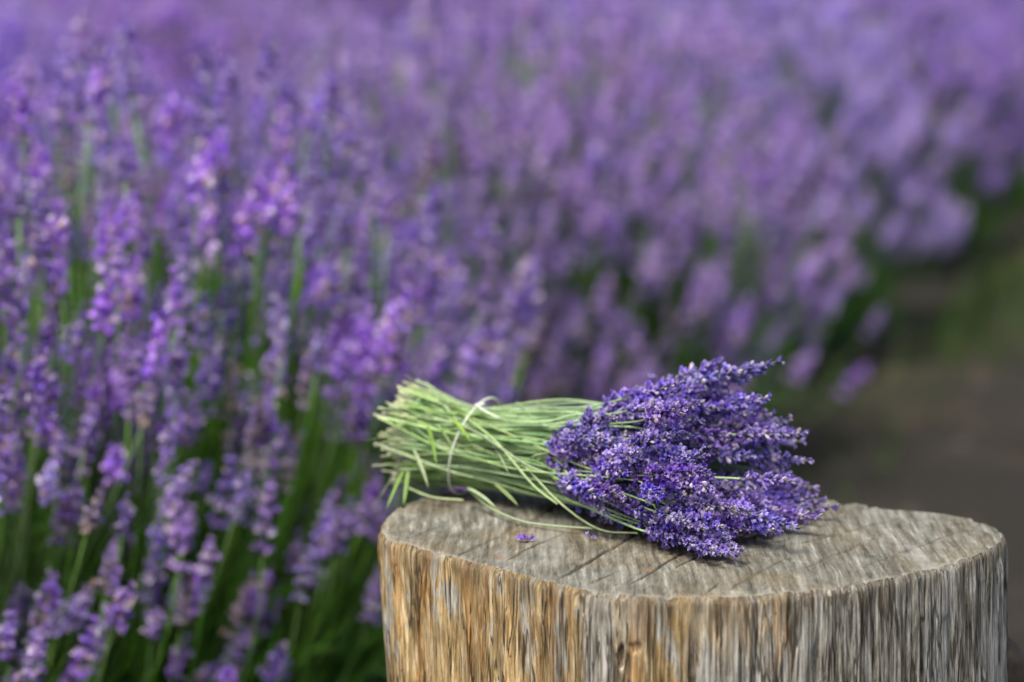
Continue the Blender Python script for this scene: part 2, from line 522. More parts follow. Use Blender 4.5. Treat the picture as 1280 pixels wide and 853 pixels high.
def build_stump():
    root = empty('tree_stump', (SC[0], SC[1], 0))
    tag(root, 'weathered sawn tree stump carrying the tied lavender bunch', 'tree stump')
    n = 1900
    th = np.arange(n) * 2 * math.pi / n
    # ---- side
    zs = np.concatenate([np.linspace(0, 0.34, 28)[:-1], np.linspace(0.34, TOPZ, 90)])
    TH, Z = np.meshgrid(th, zs)
    base = rim(TH)
    flare = 1 + 0.10 * np.clip(1 - Z / 0.22, 0, 1) ** 2
    lean_l = 0.018 * (TOPZ - Z) / 0.15 * np.clip(np.cos(TH - R(355)), -1, 1)      # leans a little towards +X below
    edge = np.clip((Z - (TOPZ - 0.007)) / 0.007, 0, 1)
    rr = base * flare + side_relief(TH, Z) * (1 - 0.55 * np.clip((Z - 0.485) / 0.015, 0, 1)) + 0.35 * lean_l - 0.0025 * edge ** 2
    zrim = 0.0012 * noise3(np.cos(th) * 5, np.sin(th) * 5, 0, 31) + 0.0006 * noise3(np.cos(th) * 60, np.sin(th) * 60, 0, 32)
    chip = np.clip(noise3(np.cos(th) * 14, np.sin(th) * 14, 3, 33) - 0.45, 0, 1)
    notch = np.clip(noise3(np.cos(th) * 33, np.sin(th) * 33, 9, 34) - 0.5, 0, 1)
    zrim = zrim - 0.006 * chip - 0.010 * notch
    zrim = zrim - 0.003 * np.clip(1 - (angd(th, 172) / 10) ** 2, 0, 1)                # worn corner
    Zd = Z + zrim[None, :] * np.clip((Z - 0.45) / 0.05, 0, 1)
    V = np.stack([rr * np.cos(TH), rr * np.sin(TH), Zd], -1).reshape(-1, 3)
    m = len(zs)
    i = np.arange(m - 1)[:, None] * n
    j = np.arange(n)[None, :]
    jn = (j + 1) % n
    F = np.stack([(i + j).ravel(), (i + jn).ravel(), (i + n + jn).ravel(), (i + n + j).ravel()], 1)
    o = link('trunk', tri_mesh('trunk', V, F), root, wood_side())
    # ---- sawn face
    edge_r = rr[-1]
    edge_z = Zd[-1]
    fr = np.concatenate([np.linspace(0.02, 0.9, 120), np.linspace(0.905, 1.0, 24)])
    FRm, THm = np.meshgrid(fr, th, indexing='ij')
    X = FRm * edge_r[None, :] * np.cos(THm)
    Y = FRm * edge_r[None, :] * np.sin(THm)
    a = R(68)
    al = X * math.cos(a) + Y * math.sin(a)
    ac = -X * math.sin(a) + Y * math.cos(a)
    ac = ac + 0.004 * noise3(X * 6, Y * 6, 0, 41)
    h = 0.0006 * noise3(ac * 190, al * 7, 0, 42) + 0.0005 * noise3(ac * 420, al * 16, 0, 43) + 0.0004 * noise3(X * 25, Y * 25, 0, 44)
    h = h + 0.0016 * noise3(X * 7, Y * 7, 0, 45)
    crack = np.zeros_like(h)
    # drying checks: (x0, y0, x1, y1, half width)
    checks = [(-0.20, -0.075, -0.085, 0.19, .0017), (-0.165, -0.10, -0.10, 0.04, .0012), (-0.115, -0.15, -0.03, 0.06, .0016), (-0.06, -0.17, 0.03, 0.03, .0013),
              (-0.02, -0.12, 0.06, 0.06, .0014), (0.02, -0.19, 0.10, -0.02, .0013), (0.07, -0.13, 0.17, 0.02, .0013), (0.12, -0.12, 0.24, 0.03, .0012),
              (-0.02, -0.06, 0.05, -0.085, .0020), (0.03, -0.05, 0.10, -0.09, .0015), (-0.09, -0.165, -0.06, -0.11, .0016), (0.00, -0.205, 0.02, -0.15, .0015),
              (0.09, -0.02, 0.21, 0.10, .0012), (-0.24, 0.0, -0.21, 0.05, .0022)]
    for (x0, y0, x1, y1, w) in checks:
        d = np.array([x1 - x0, y1 - y0])
        L = np.hypot(*d)
        d = d / L
        wob = 0.0022 * noise3(X * 22, Y * 22, 7, 46) + 0.0016 * noise3(X * 80, Y * 80, 7, 47)
        t = (X - x0) * d[0] + (Y - y0) * d[1]
        s = -(X - x0) * d[1] + (Y - y0) * d[0] + wob
        prof = np.clip(1.3 - np.abs(s) / w, 0, 1) * np.clip(np.minimum(t, L - t) / 0.03, 0, 1)
        crack = np.maximum(crack, prof)
    h = h - 0.003 * crack
    pit = np.clip(1 - (np.hypot(X + 0.243, Y - 0.028) / 0.016), 0, 1)
    h = h - 0.008 * pit * (0.7 + 0.5 * noise3(X * 200, Y * 200, 0, 48))
    crack = np.maximum(crack, 0.6 * pit)
    blend = np.clip((1 - FRm) / 0.03, 0, 1)
    Zt = TOPZ + (h + 0.0006) * blend + (edge_z[None, :] - TOPZ) * np.clip((FRm - 0.90) / 0.10, 0, 1) ** 1.5
    Zt[-1] = edge_z
    rimw = np.clip((FRm - 0.977 + 0.010 * noise3(np.cos(THm) * 22, np.sin(THm) * 22, 1, 50)) / 0.022, 0, 1) * np.clip(0.40 + 0.75 * noise3(np.cos(THm) * 5, np.sin(THm) * 5, 4, 51) + 0.3 * noise3(np.cos(THm) * 30, np.sin(THm) * 30, 4, 52), 0, 0.55)
    V = np.stack([X, Y, Zt], -1).reshape(-1, 3)
    C = np.stack([rimw, crack * 0.6, np.zeros_like(h)], -1).reshape(-1, 3)
    m = len(fr)
    i = np.arange(m - 1)[:, None] * n
    F = np.stack([(i + j).ravel(), (i + n + j).ravel(), (i + n + jn).ravel(), (i + jn).ravel()], 1)
    c0 = len(V)
    V = np.concatenate([V, [[0, 0, Zt[0].mean()]]])
    C = np.concatenate([C, [[0, 0, 0]]])
    me = tri_mesh('cut_face', V, F, C)
    # close the centre with a small fan
    import bmesh
    bm = bmesh.new()
    bm.from_mesh(me)
    bm.verts.ensure_lookup_table()
    for q in range(n):
        f = bm.faces.new((bm.verts[c0], bm.verts[q], bm.verts[(q + 1) % n]))
        f.smooth = True
    bm.to_mesh(me)
    bm.free()
    link('cut_face', me, root, wood_top())
    # ---- a torn flake of dark bark still clinging to the +X side
    k = NT('dark_bark')
    tc = k.n('ShaderNodeTexCoord').outputs['Object']
    nb = k.noise(tc, 60, 6)
    k.l(k.ramp(nb, [(0.3, (0.012, 0.010, 0.008)), (0.6, (0.05, 0.04, 0.03)), (0.8, (0.12, 0.10, 0.08))]), k.b.inputs['Base Color'])
    k.b.inputs['Roughness'].default_value = 0.95
    na, nz = 26, 40
    V, F = [], []
    aa = np.linspace(-3, 26, na)
    zz = np.linspace(0.02, 0.458, nz)
    for lay in (0, 1):
        for zi in zz:
            for q in aa:
                t = R(q)
                top = 0.425 + 0.02 * float(noise3(q * 0.25, 0, 0, 61))
                thick = 0.010 + 0.012 * float(noise3(q * .2, zi * 30, 0, 62)) ** 2 + 0.010 * float(noise3(q * .5, zi * 70, 0, 63))
                thick *= min(1, max(0, (top - zi) / 0.02))
                r0 = float(rim(np.array([t]))[0]) * (1 + 0.10 * max(0, 1 - zi / 0.22) ** 2) + 0.35 * 0.018 * (TOPZ - zi) / 0.15
                rr_ = r0 - 0.012 if lay == 0 else r0 - 0.010 + (max(thick, 0) + 0.013) * min(1, max(0, (top + 0.004 - zi) / 0.008))
                e = min((q + 3), (26 - q)) / 4
                if lay == 1 and e < 1: rr_ = r0 - 0.011 + (rr_ - r0 + 0.011) * max(e, 0)
                V.append((rr_ * math.cos(t), rr_ * math.sin(t), zi))
    N = na * nz
    for b in range(nz - 1):
        for a_ in range(na - 1):
            q = b * na + a_
            F.append((N + q, N + q + 1, N + q + 1 + na, N + q + na))
            F.append((q, q + na, q + 1 + na, q + 1))
    bk = link('bark_flake', tri_mesh('bark_flake', V, F), root, k.m)
    bk['label'] = 'dark torn flake of bark'
    return root


build_stump()


# ------------------------------------------------------------------ lavender flower spikes
def floret_template(open_=True):
    """one floret along +Z, metres; returns V, F, part index per vertex (0 calyx, 1 corolla, 2 lobes)"""
    n = 5
    V, F, K = [], [], []
    ang = np.arange(n) * 2 * math.pi / n
    def ring(z, r, k, tw=0):
        b = len(V)
        for a in ang + tw:
            V.append((r * math.cos(a), r * math.sin(a), z)); K.append(k)
        return b
    def skin(a, b):
        for j in range(n):
            F.append((a + j, a + (j + 1) % n, b + (j + 1) % n)); F.append((a + j, b + (j + 1) % n, b + j))
    r0 = ring(0, .0006, 0); r1 = ring(.0030, .00165, 0); r2 = ring(.0062, .00140, 0)
    skin(r0, r1); skin(r1, r2)
    if not open_:
        V.append((0, 0, .0080)); K.append(2)
        for j in range(n): F.append((r2 + j, r2 + (j + 1) % n, len(V) - 1))
        return np.array(V), np.array(F), np.array(K)
    c0 = ring(.0050, .0009, 1); c1 = ring(.0080, .0013, 1)
    skin(c0, c1)
    for j in range(n):
        a = ang[j] + math.pi / n
        big = 1.05 if j in (1, 2) else 0.72
        d = np.array([math.cos(a), math.sin(a), 0]); t = np.array([-math.sin(a), math.cos(a), 0])
        z1, z2 = .0095, .0099
        b = len(V)
        for s in (-1, 1): V.append(tuple(d * .0024 * big + t * s * .00125 * big + np.array([0, 0, z1]))); K.append(2)
        V.append(tuple(d * .0040 * big + np.array([0, 0, z2]))); K.append(2)
        p, q = c1 + j, c1 + (j + 1) % n
        F += [(p, q, b + 1), (p, b + 1, b), (b, b + 1, b + 2)]
    return np.array(V), np.array(F), np.array(K)


T_OPEN = floret_template(True)
T_BUD = floret_template(False)
T_LOW = (np.array([(0, 0, 0), (.0017, 0, .0045), (-.0009, .0015, .0045), (-.0009, -.0015, .0045), (.0030, .0004, .0092), (-.0016, .0026, .0088), (-.0014, -.0028, .0090), (0, 0, .0078)]),
         np.array([(0, 2, 1), (0, 3, 2), (0, 1, 3), (1, 2, 5), (1, 5, 4), (2, 3, 6), (2, 6, 5), (3, 1, 4), (3, 4, 6), (4, 5, 7), (5, 6, 7), (6, 4, 7)]),
         np.array([0, 0, 0, 0, 2, 2, 2, 1]))


def mix3(a, b, t):
    return np.asarray(a) * (1 - t) + np.asarray(b) * t


PAL_CUT = dict(calyx=[(0.17, 0.12, 0.42), (0.27, 0.20, 0.54), (0.40, 0.34, 0.60), (0.09, 0.06, 0.26), (0.22, 0.16, 0.48), (0.66, 0.59, 0.62)],
               petal=[(0.32, 0.22, 0.77), (0.40, 0.28, 0.81), (0.50, 0.36, 0.84), (0.25, 0.17, 0.70), (0.60, 0.49, 0.87)],
               stem=(0.22, 0.30, 0.14))
PAL_FIELD = dict(calyx=[(0.36, 0.22, 0.66), (0.45, 0.29, 0.73), (0.56, 0.42, 0.71), (0.23, 0.13, 0.50), (0.70, 0.55, 0.52), (0.40, 0.25, 0.69)],
                 petal=[(0.50, 0.32, 0.90), (0.60, 0.39, 0.92), (0.43, 0.29, 0.89), (0.69, 0.52, 0.95), (0.84, 0.74, 0.96)],
                 stem=(0.16, 0.24, 0.09))


def spike_soup(seed, pal, length, low=False, scale=1.0, soup=None, Mx=None, openp=0.7, gap=False, pitch=0.0085):
    """one flower spike growing along +Z from the origin"""
    r = random.Random(seed)
    S = soup or Soup()
    bend = r.uniform(-0.9, 0.9)
    baz = r.uniform(0, 6.283)
    bx, by = math.cos(baz), math.sin(baz)

    def bendp(P):
        P = np.asarray(P, float)
        o = bend * P[:, 2] ** 2 * 1.6
        P = P + np.stack([o * bx, o * by, 0 * o], 1)
        if Mx is not None:
            P = P @ Mx[:3, :3].T + Mx[:3, 3]
        return P
    nw = max(4, int(round(length / pitch)))
    zs = [length * (i + 0.4) / nw for i in range(nw)]
    if gap:
        zs = [-0.016] + zs
    if not low:
        P = np.stack([np.zeros(6), np.zeros(6), np.linspace(-0.018 if gap else -0.002, length, 6)], 1)
        V, F = tube(P, np.linspace(.0011, .0005, 6), 5)
        S.add(bendp(V), F, pal['stem'])
    for i, z in enumerate(zs):
        f = max(0.0, z / length)
        m = int((4 if low else 9) - (2 if low else 4) * f ** 2)
        env = (0.80 + 0.35 * math.sin(min(1, f * 1.15 + 0.12) * math.pi)) * (1 - 0.28 * f ** 4)
        off = r.uniform(0, 6.28)
        for j in range(m):
            a = off + 6.283 * j / m + r.uniform(-.25, .25)
            el = R(r.uniform(30, 66) * (1 - 0.42 * f) + (8 if f < .2 else 0))
            d = np.array([math.cos(a) * math.sin(el), math.sin(a) * math.sin(el), math.cos(el)])
            M = frame_from(d)
            tw = r.uniform(0, 6.28)
            ct, st = math.cos(tw), math.sin(tw)
            M = M @ np.array([[ct, -st, 0], [st, ct, 0], [0, 0, 1]])
            op = r.random() < openp * (1 - 0.35 * f)
            V, F, K = T_LOW if low else (T_OPEN if op else T_BUD)
            sc = scale * env * r.uniform(.82, 1.15) * (1.35 if low else 1.0)
            W = (V * sc) @ M.T + np.array([d[0] * .0006, d[1] * .0006, z + r.uniform(-.002, .002)])
            cal = np.array(r.choice(pal['calyx'])) * r.uniform(.8, 1.2)
            pet = np.array(r.choice(pal['petal'])) * r.uniform(.8, 1.15)
            if low and not op:
                pet = mix3(cal, pet, .35)
            C = np.where((K == 0)[:, None], cal, np.where((K == 1)[:, None], pet * .75, pet))
            S.add(bendp(W), F, C)
    return S


PAL_FADED = dict(calyx=[(0.30, 0.22, 0.44), (0.40, 0.32, 0.46), (0.52, 0.43, 0.44), (0.34, 0.27, 0.30)], petal=PAL_FIELD['petal'][:3] + [(0.45, 0.33, 0.30)], stem=(0.18, 0.24, 0.10))
FIELD_SPIKES = [spike_soup(100 + i, PAL_FADED if i in (3, 7) else PAL_FIELD, rnd.uniform(.042, .076), scale=1.36, openp=(.15 if i in (3, 7) else rnd.uniform(.4, .85)), gap=(i % 3 == 0), pitch=rnd.uniform(.0105, .0145)).mesh('field_flower_spike', M_FLOWER, False) for i in range(14)]
CUT_SPIKES = [spike_soup(300 + i, PAL_CUT, rnd.uniform(.042, .07), scale=1.06, openp=rnd.uniform(.2, .6), gap=(i % 3 == 1)).mesh('cut_flower_spike', M_FLOWER, False) for i in range(12)]


# ------------------------------------------------------------------ growing lavender
def unit_stem(bow):
    t = np.linspace(0, 1, 7)
    P = np.stack([bow * 4 * t * (1 - t), 0 * t, t], 1)
    V, F = tube(P, np.linspace(.0036, .0022, 7), 5)
    S = Soup()
    tt = np.repeat(t, 5)[:, None]
    S.add(V, F, mix3(np.array([[0.075, 0.21, 0.022]]), np.array([[0.18, 0.36, 0.07]]), tt))
    return S.mesh('flower_stalk', M_STEM)


BOWS = [0.02, 0.05, 0.08, 0.11, 0.16, 0.21]
STEMS = [unit_stem(b) for b in BOWS]


def pick_bow(r, base, tip):
    v = tip - base
    tilt = math.degrees(math.atan2(math.hypot(v[0], v[1]), v[2]))
    return r.choice((0, 1, 2)) if tilt < 25 else r.choice((1, 2, 3)) if tilt < 42 else r.choice((4, 5))


def stalk_layout(r, count, low_share=0.35):
    """(base, tip) points of the flower stalks of one plant, a loose dome of stalks"""
    out = []
    while len(out) < count:
        az = r.uniform(0, 6.283)
        if r.random() < low_share:
            th = R(r.uniform(58, 92))
        else:
            th = R(62) * math.sqrt(r.random())
        rho = r.uniform(.74, 1.04)
        ex, ez = 0.54, 0.66
        tip = np.array([math.cos(az) * math.sin(th) * ex * rho, math.sin(az) * math.sin(th) * ex * rho, .155 + math.cos(th) * ez * rho])
        b = .13 * math.sqrt(r.random())
        base = np.array([math.cos(az) * b + r.uniform(-.04, .04), math.sin(az) * b + r.uniform(-.04, .04), r.uniform(.03, .10)])
        base += (tip - base) * np.array([.30, .30, 0.0])
        if tip[2] < 0.16: continue
        out.append((base, tip))
    return out


def stem_matrix(base, tip, bow):
    """matrix that puts the unit stem from base to tip, bowed outwards so that its end turns up"""
    v = tip - base
    L = np.linalg.norm(v)
    z = v / L
    up = np.array([0, 0, 1.0])
    outw = -(up - z * np.dot(up, z))
    if np.linalg.norm(outw) < 1e-4:
        outw = np.array([1.0, 0, 0])
    x = outw / np.linalg.norm(outw)
    y = np.cross(z, x)
    M = np.eye(4)
    M[:3, 0], M[:3, 1], M[:3, 2], M[:3, 3] = x * L, y * L, z * L, base
    return M, L


def foliage_mesh(seed, leaves=5200):
    r = np.random.default_rng(seed)
    S = Soup()
    n = leaves
    az = r.uniform(0, 6.283, n)
    th = np.arccos(1 - r.random(n) * 1.0) * .98
    rho = r.random(n) ** .4
    c = np.stack([np.cos(az) * np.sin(th) * .40 * rho, np.sin(az) * np.sin(th) * .40 * rho, .02 + np.cos(th) * .42 * rho], 1)
    d = np.stack([np.cos(az) * np.sin(th) * .55, np.sin(az) * np.sin(th) * .55, .75 + 0 * th], 1) + r.normal(0, .28, (n, 3))
    d /= np.linalg.norm(d, axis=1)[:, None]
    s = np.cross(d, r.normal(0, 1, (n, 3)))
    s /= np.linalg.norm(s, axis=1)[:, None]
    nn = np.cross(s, d)
    L = r.uniform(.035, .085, n)[:, None]
    w = r.uniform(.0018, .0034, n)[:, None]
    cur = r.uniform(-.25, .35, n)[:, None] * L
    A, B = c - s * w * .5, c + s * w * .5
    mid = c + d * L * .5 + nn * cur * .4
    Cc, D = mid - s * w, mid + s * w
    tip = c + d * L + nn * cur
    V = np.stack([A, B, Cc, D, tip], 1).reshape(-1, 3)
    q = np.arange(n)[:, None] * 5
    F = np.concatenate([q + [0, 1, 3], q + [0, 3, 2], q + [2, 3, 4]])
    green = np.array([[0.065, 0.18, 0.024]]) * r.uniform(.6, 1.5, (n, 1)) + np.array([[.02, .02, .016]]) * r.uniform(0, 1, (n, 1))
    S.add(V, F, np.repeat(green, 5, 0))
    # tall flowerless shoots, grass green
    for i in range(150):
        a = r.uniform(0, 6.283); t = R(34) * math.sqrt(r.random())
        L2 = r.uniform(.34, .56)
        b = np.array([math.cos(a), math.sin(a), 0]) * .2 * math.sqrt(r.random()) + [0, 0, .05]
        dd = np.array([math.cos(a) * math.sin(t), math.sin(a) * math.sin(t), math.cos(t)])
        P = np.array([b + dd * L2 * u + np.array([0, 0, .10 * u * u]) for u in np.linspace(0, 1, 5)])
        V, F = tube(P, np.linspace(.0016, .0008, 5), 3, False)
        S.add(V, F, np.array([0.10, 0.30, 0.025]) * r.uniform(.6, 1.3))
    return S.mesh('foliage', M_FOLIAGE)


FOLIAGE = [foliage_mesh(50 + i) for i in range(4)]


def woody_base():
    S = Soup()
    r = random.Random(5)
    for i in range(9):
        a = 6.283 * i / 9 + r.uniform(-.3, .3)
        P = catmull([(0, 0, -.03), (math.cos(a) * .05, math.sin(a) * .05, .04), (math.cos(a) * .14, math.sin(a) * .14, .12), (math.cos(a) * .2, math.sin(a) * .2, .22)], 4)
        V, F = tube(P, np.linspace(.011, .004, len(P)), 6)
        S.add(V, F, (0.10, 0.08, 0.06))
    return S.mesh('woody_base', M_STEM)


WOODY = woody_base()


def blossom_mass(seed, count=600, low=.36, sz=1.42):
    """flower spikes and stalks of a plant too far away to tell apart"""
    r = random.Random(seed)
    A, B = Soup(), Soup()
    for i, (base, tip) in enumerate(stalk_layout(r, count, low)):
        bow = BOWS[pick_bow(r, base, tip)]
        M, L = stem_matrix(base, tip, bow)
        t = np.linspace(0, 1, 4)
        P = np.stack([bow * 4 * t * (1 - t), 0 * t, t, np.ones(4)], 1) @ M.T
        V, F = tube(P[:, :3], .0014, 3, False)
        B.add(V, F, mix3((0.05, 0.13, 0.018), (0.12, 0.24, 0.05), r.random()))
        d = P[3, :3] - P[2, :3]
        X = np.eye(4)
        X[:3, :3] = frame_from(d)
        X[:3, 3] = tip
        spike_soup(seed * 1000 + i, PAL_FIELD, r.uniform(.045, .080), True, sz, A, X, .7)
    return A.mesh('blossom', M_FLOWER, False), B.mesh('stalks', M_STEM)


MASS = [blossom_mass(70 + i) for i in range(4)]
FILL = [blossom_mass(80 + i, 300, .40, 1.3) for i in range(3)]
FILL_TOP = [blossom_mass(90 + i, 200, .14, 1.25) for i in range(2)]


def plant_near(x, y, count, low, seed, label, group, size=1.0):
    r = random.Random(seed)
    root = empty('lavender_plant', (x, y, 0))
    tag(root, label, 'lavender', group)
    root.scale = (size, size, size)
    f = link('foliage', r.choice(FOLIAGE), root)
    f['kind'] = 'stuff'
    f.rotation_euler.z = r.uniform(0, 6.28)
    f.scale = (1, 1, r.uniform(.95, 1.2))
    link('woody_base', WOODY, root)
    if count > 200:                                  # beyond the spikes built one by one, the rest of the bloom
        for nm, d in zip(('blossom', 'flower_stalks'), r.choice(FILL_TOP if y < 3.75 else FILL)):
            f = link(nm, d, root)
            f['kind'] = 'stuff'
            f.rotation_euler.z = 6.28 * ((seed * 0.37) % 1)
    for base, tip in stalk_layout(r, count, low):
        k = pick_bow(r, base, tip)
        M, L = stem_matrix(base, tip, BOWS[k])
        s = bpy.data.objects.new('flower_stalk', STEMS[k])
        s.parent = root
        s.matrix_basis = Matrix(M.tolist())
        col.objects.link(s)
        h = bpy.data.objects.new('flower_spike', r.choice(FIELD_SPIKES))
        h.parent = s
        q = Vector((-4 * BOWS[k] * r.uniform(.6, 1.1), r.uniform(-.12, .12), 1)).to_track_quat('Z', 'Y').to_matrix() @ Matrix.Rotation(r.uniform(0, 6.28), 3, 'Z')
        sc = r.triangular(.62, 1.25, 1.0) / L
        mb = (q * sc).to_4x4()
        mb.translation = (0, 0, 0.998)
        h.matrix_basis = mb
        col.objects.link(h)
    return root


def plant_far(x, y, seed, label, group, size=1.0):
    r = random.Random(seed)
    root = empty('lavender_plant', (x, y, 0))
    root.rotation_euler.z = r.uniform(0, 6.28)
    s = r.uniform(.96, 1.06) * size
    root.scale = (s, s, s)
    tag(root, label, 'lavender', group)
    f = link('foliage', r.choice(FOLIAGE), root)
    f['kind'] = 'stuff'
    a, b = r.choice(MASS)
    o = link('blossom', a, root); o['kind'] = 'stuff'
    o = link('flower_stalks', b, root); o['kind'] = 'stuff'
    return root


def row_pos(t, off=0.0):
    p_ = ROW_P + ROW_D * t + ROW_N * off
    return p_


ORD = ['first', 'second', 'third', 'fourth', 'fifth', 'sixth', 'seventh', 'eighth', 'ninth', 'tenth', 'eleventh', 'twelfth', 'thirteenth', 'fourteenth']
BULGE, PERIOD = 0.32, 1.66          # the row swells into rounded bushes
t = -0.40
i = 0
while t < 8.9:
    r = random.Random(900 + i)
    cs = math.cos(2 * math.pi * (t - BULGE) / PERIOD)
    q = row_pos(t + r.uniform(-.04, .04), 0.06 - (0.17 if t < 2 else 0.22) * cs + r.uniform(-.04, .04))
    size = 0.93 + (0.11 if t < 2 else 0.16) * cs
    if t < 2.45:
        n_st = 170 if i == 0 else int(270 + 28 * cs)
        plant_near(q[0], q[1], n_st, .44 if i < 7 else .40, 400 + i, 'lavender plant with clear single spikes, %s in the row counted from the stump' % ORD[i], 'lavender plants in the row beside the stump', size)
    else:
        plant_far(q[0], q[1], 400 + i, 'softly blurred purple lavender plant further along the row beside the bare path', 'blurred lavender plants along the path', size)
    t += 0.27 if t < 2.45 else 0.33
    i += 1
for row, (t0, t1) in ((1, (-0.2, 9.5)), (2, (1.5, 10.5))):
    t = t0
    while t < t1:
        r = random.Random(1500 + i)
        q = row_pos(t + r.uniform(-.08, .08), 1.15 * row + r.uniform(-.07, .07))
        plant_far(q[0], q[1], 2000 + i, 'faint lavender plant in the rows behind the row beside the stump', 'lavender plants in the rows behind')
        t += 0.38
        i += 1


# ------------------------------------------------------------------ grass at the edge of the path
def grass():
    r = np.random.default_rng(77)
    S = Soup()
    def blade(x, y, h, c):
        a = r.uniform(0, 6.283)
        d = np.array([math.cos(a), math.sin(a), 0]); s = np.array([-d[1], d[0], 0]) * r.uniform(.0015, .003)
        b = np.array([x, y, .0]); ln = r.uniform(.1, .7) * h
        m = b + d * ln * .3 + [0, 0, h * .6]; tp = b + d * ln + [0, 0, h]
        S.add([b - s, b + s, m - s * .8, m + s * .8, tp], [(0, 1, 3), (0, 3, 2), (2, 3, 4)], c)
    for k in range(450):
        t = r.uniform(3.2, 5.0); w = -(.62 + abs(r.normal(0, .16)))
        q = row_pos(t + .0, w)
        blade(q[0], q[1], r.uniform(.04, .17), np.array([.05, .10, .02]) * r.uniform(.5, 1.5))
    for k in range(3800):
        t = r.uniform(4.8, 9.5); w = -r.uniform(.6, 1.9)
        q = row_pos(t, w)
        blade(q[0], q[1], r.uniform(.02, .09), mix3((.10, .10, .035), (.17, .14, .07), r.random()) * r.uniform(.6, 1.3))
    for k in range(700):
        t = r.uniform(-.5, 3.2); w = -r.uniform(.45, .8)
        q = row_pos(t, w)
        blade(q[0], q[1], r.uniform(.02, .09), np.array([.05, .10, .02]) * r.uniform(.5, 1.5))
    return S.mesh('grass', M_GRASS)


def clods():
    r = np.random.default_rng(5)
    S = Soup()
    ico = np.array([(0, 0, 1), (.9, 0, .3), (.28, .85, .3), (-.72, .53, .3), (-.72, -.53, .3), (.28, -.85, .3), (.7, .5, -.5), (-.3, .8, -.5), (-.85, 0, -.5), (-.3, -.8, -.5), (.7, -.5, -.5)])
    F = [(0, 1, 2), (0, 2, 3), (0, 3, 4), (0, 4, 5), (0, 5, 1), (1, 6, 2), (2, 7, 3), (3, 8, 4), (4, 9, 5), (5, 10, 1), (2, 6, 7), (3, 7, 8), (4, 8, 9), (5, 9, 10), (1, 10, 6)]
    for k in range(900):
        q = row_pos(r.uniform(-1, 9), -r.uniform(.5, 2.2))
        sz = abs(r.normal(0, .012)) + .004
        V = ico * sz * r.uniform(.6, 1.3, (11, 3)) * [1, 1, .7] + [q[0], q[1], .02]
        S.add(V, F, np.array([.07, .062, .045]) * r.uniform(.4, 2.0))
    return S.mesh('soil_clods', M_GRASS, False)


o = link('soil_clods', clods())
tag(o, 'crumbs of dry soil and small stones scattered on the path', 'soil clods', kind='stuff')
o = link('grass', grass())
tag(o, 'short green and straw coloured grass along the edge of the path', 'grass', kind='stuff')


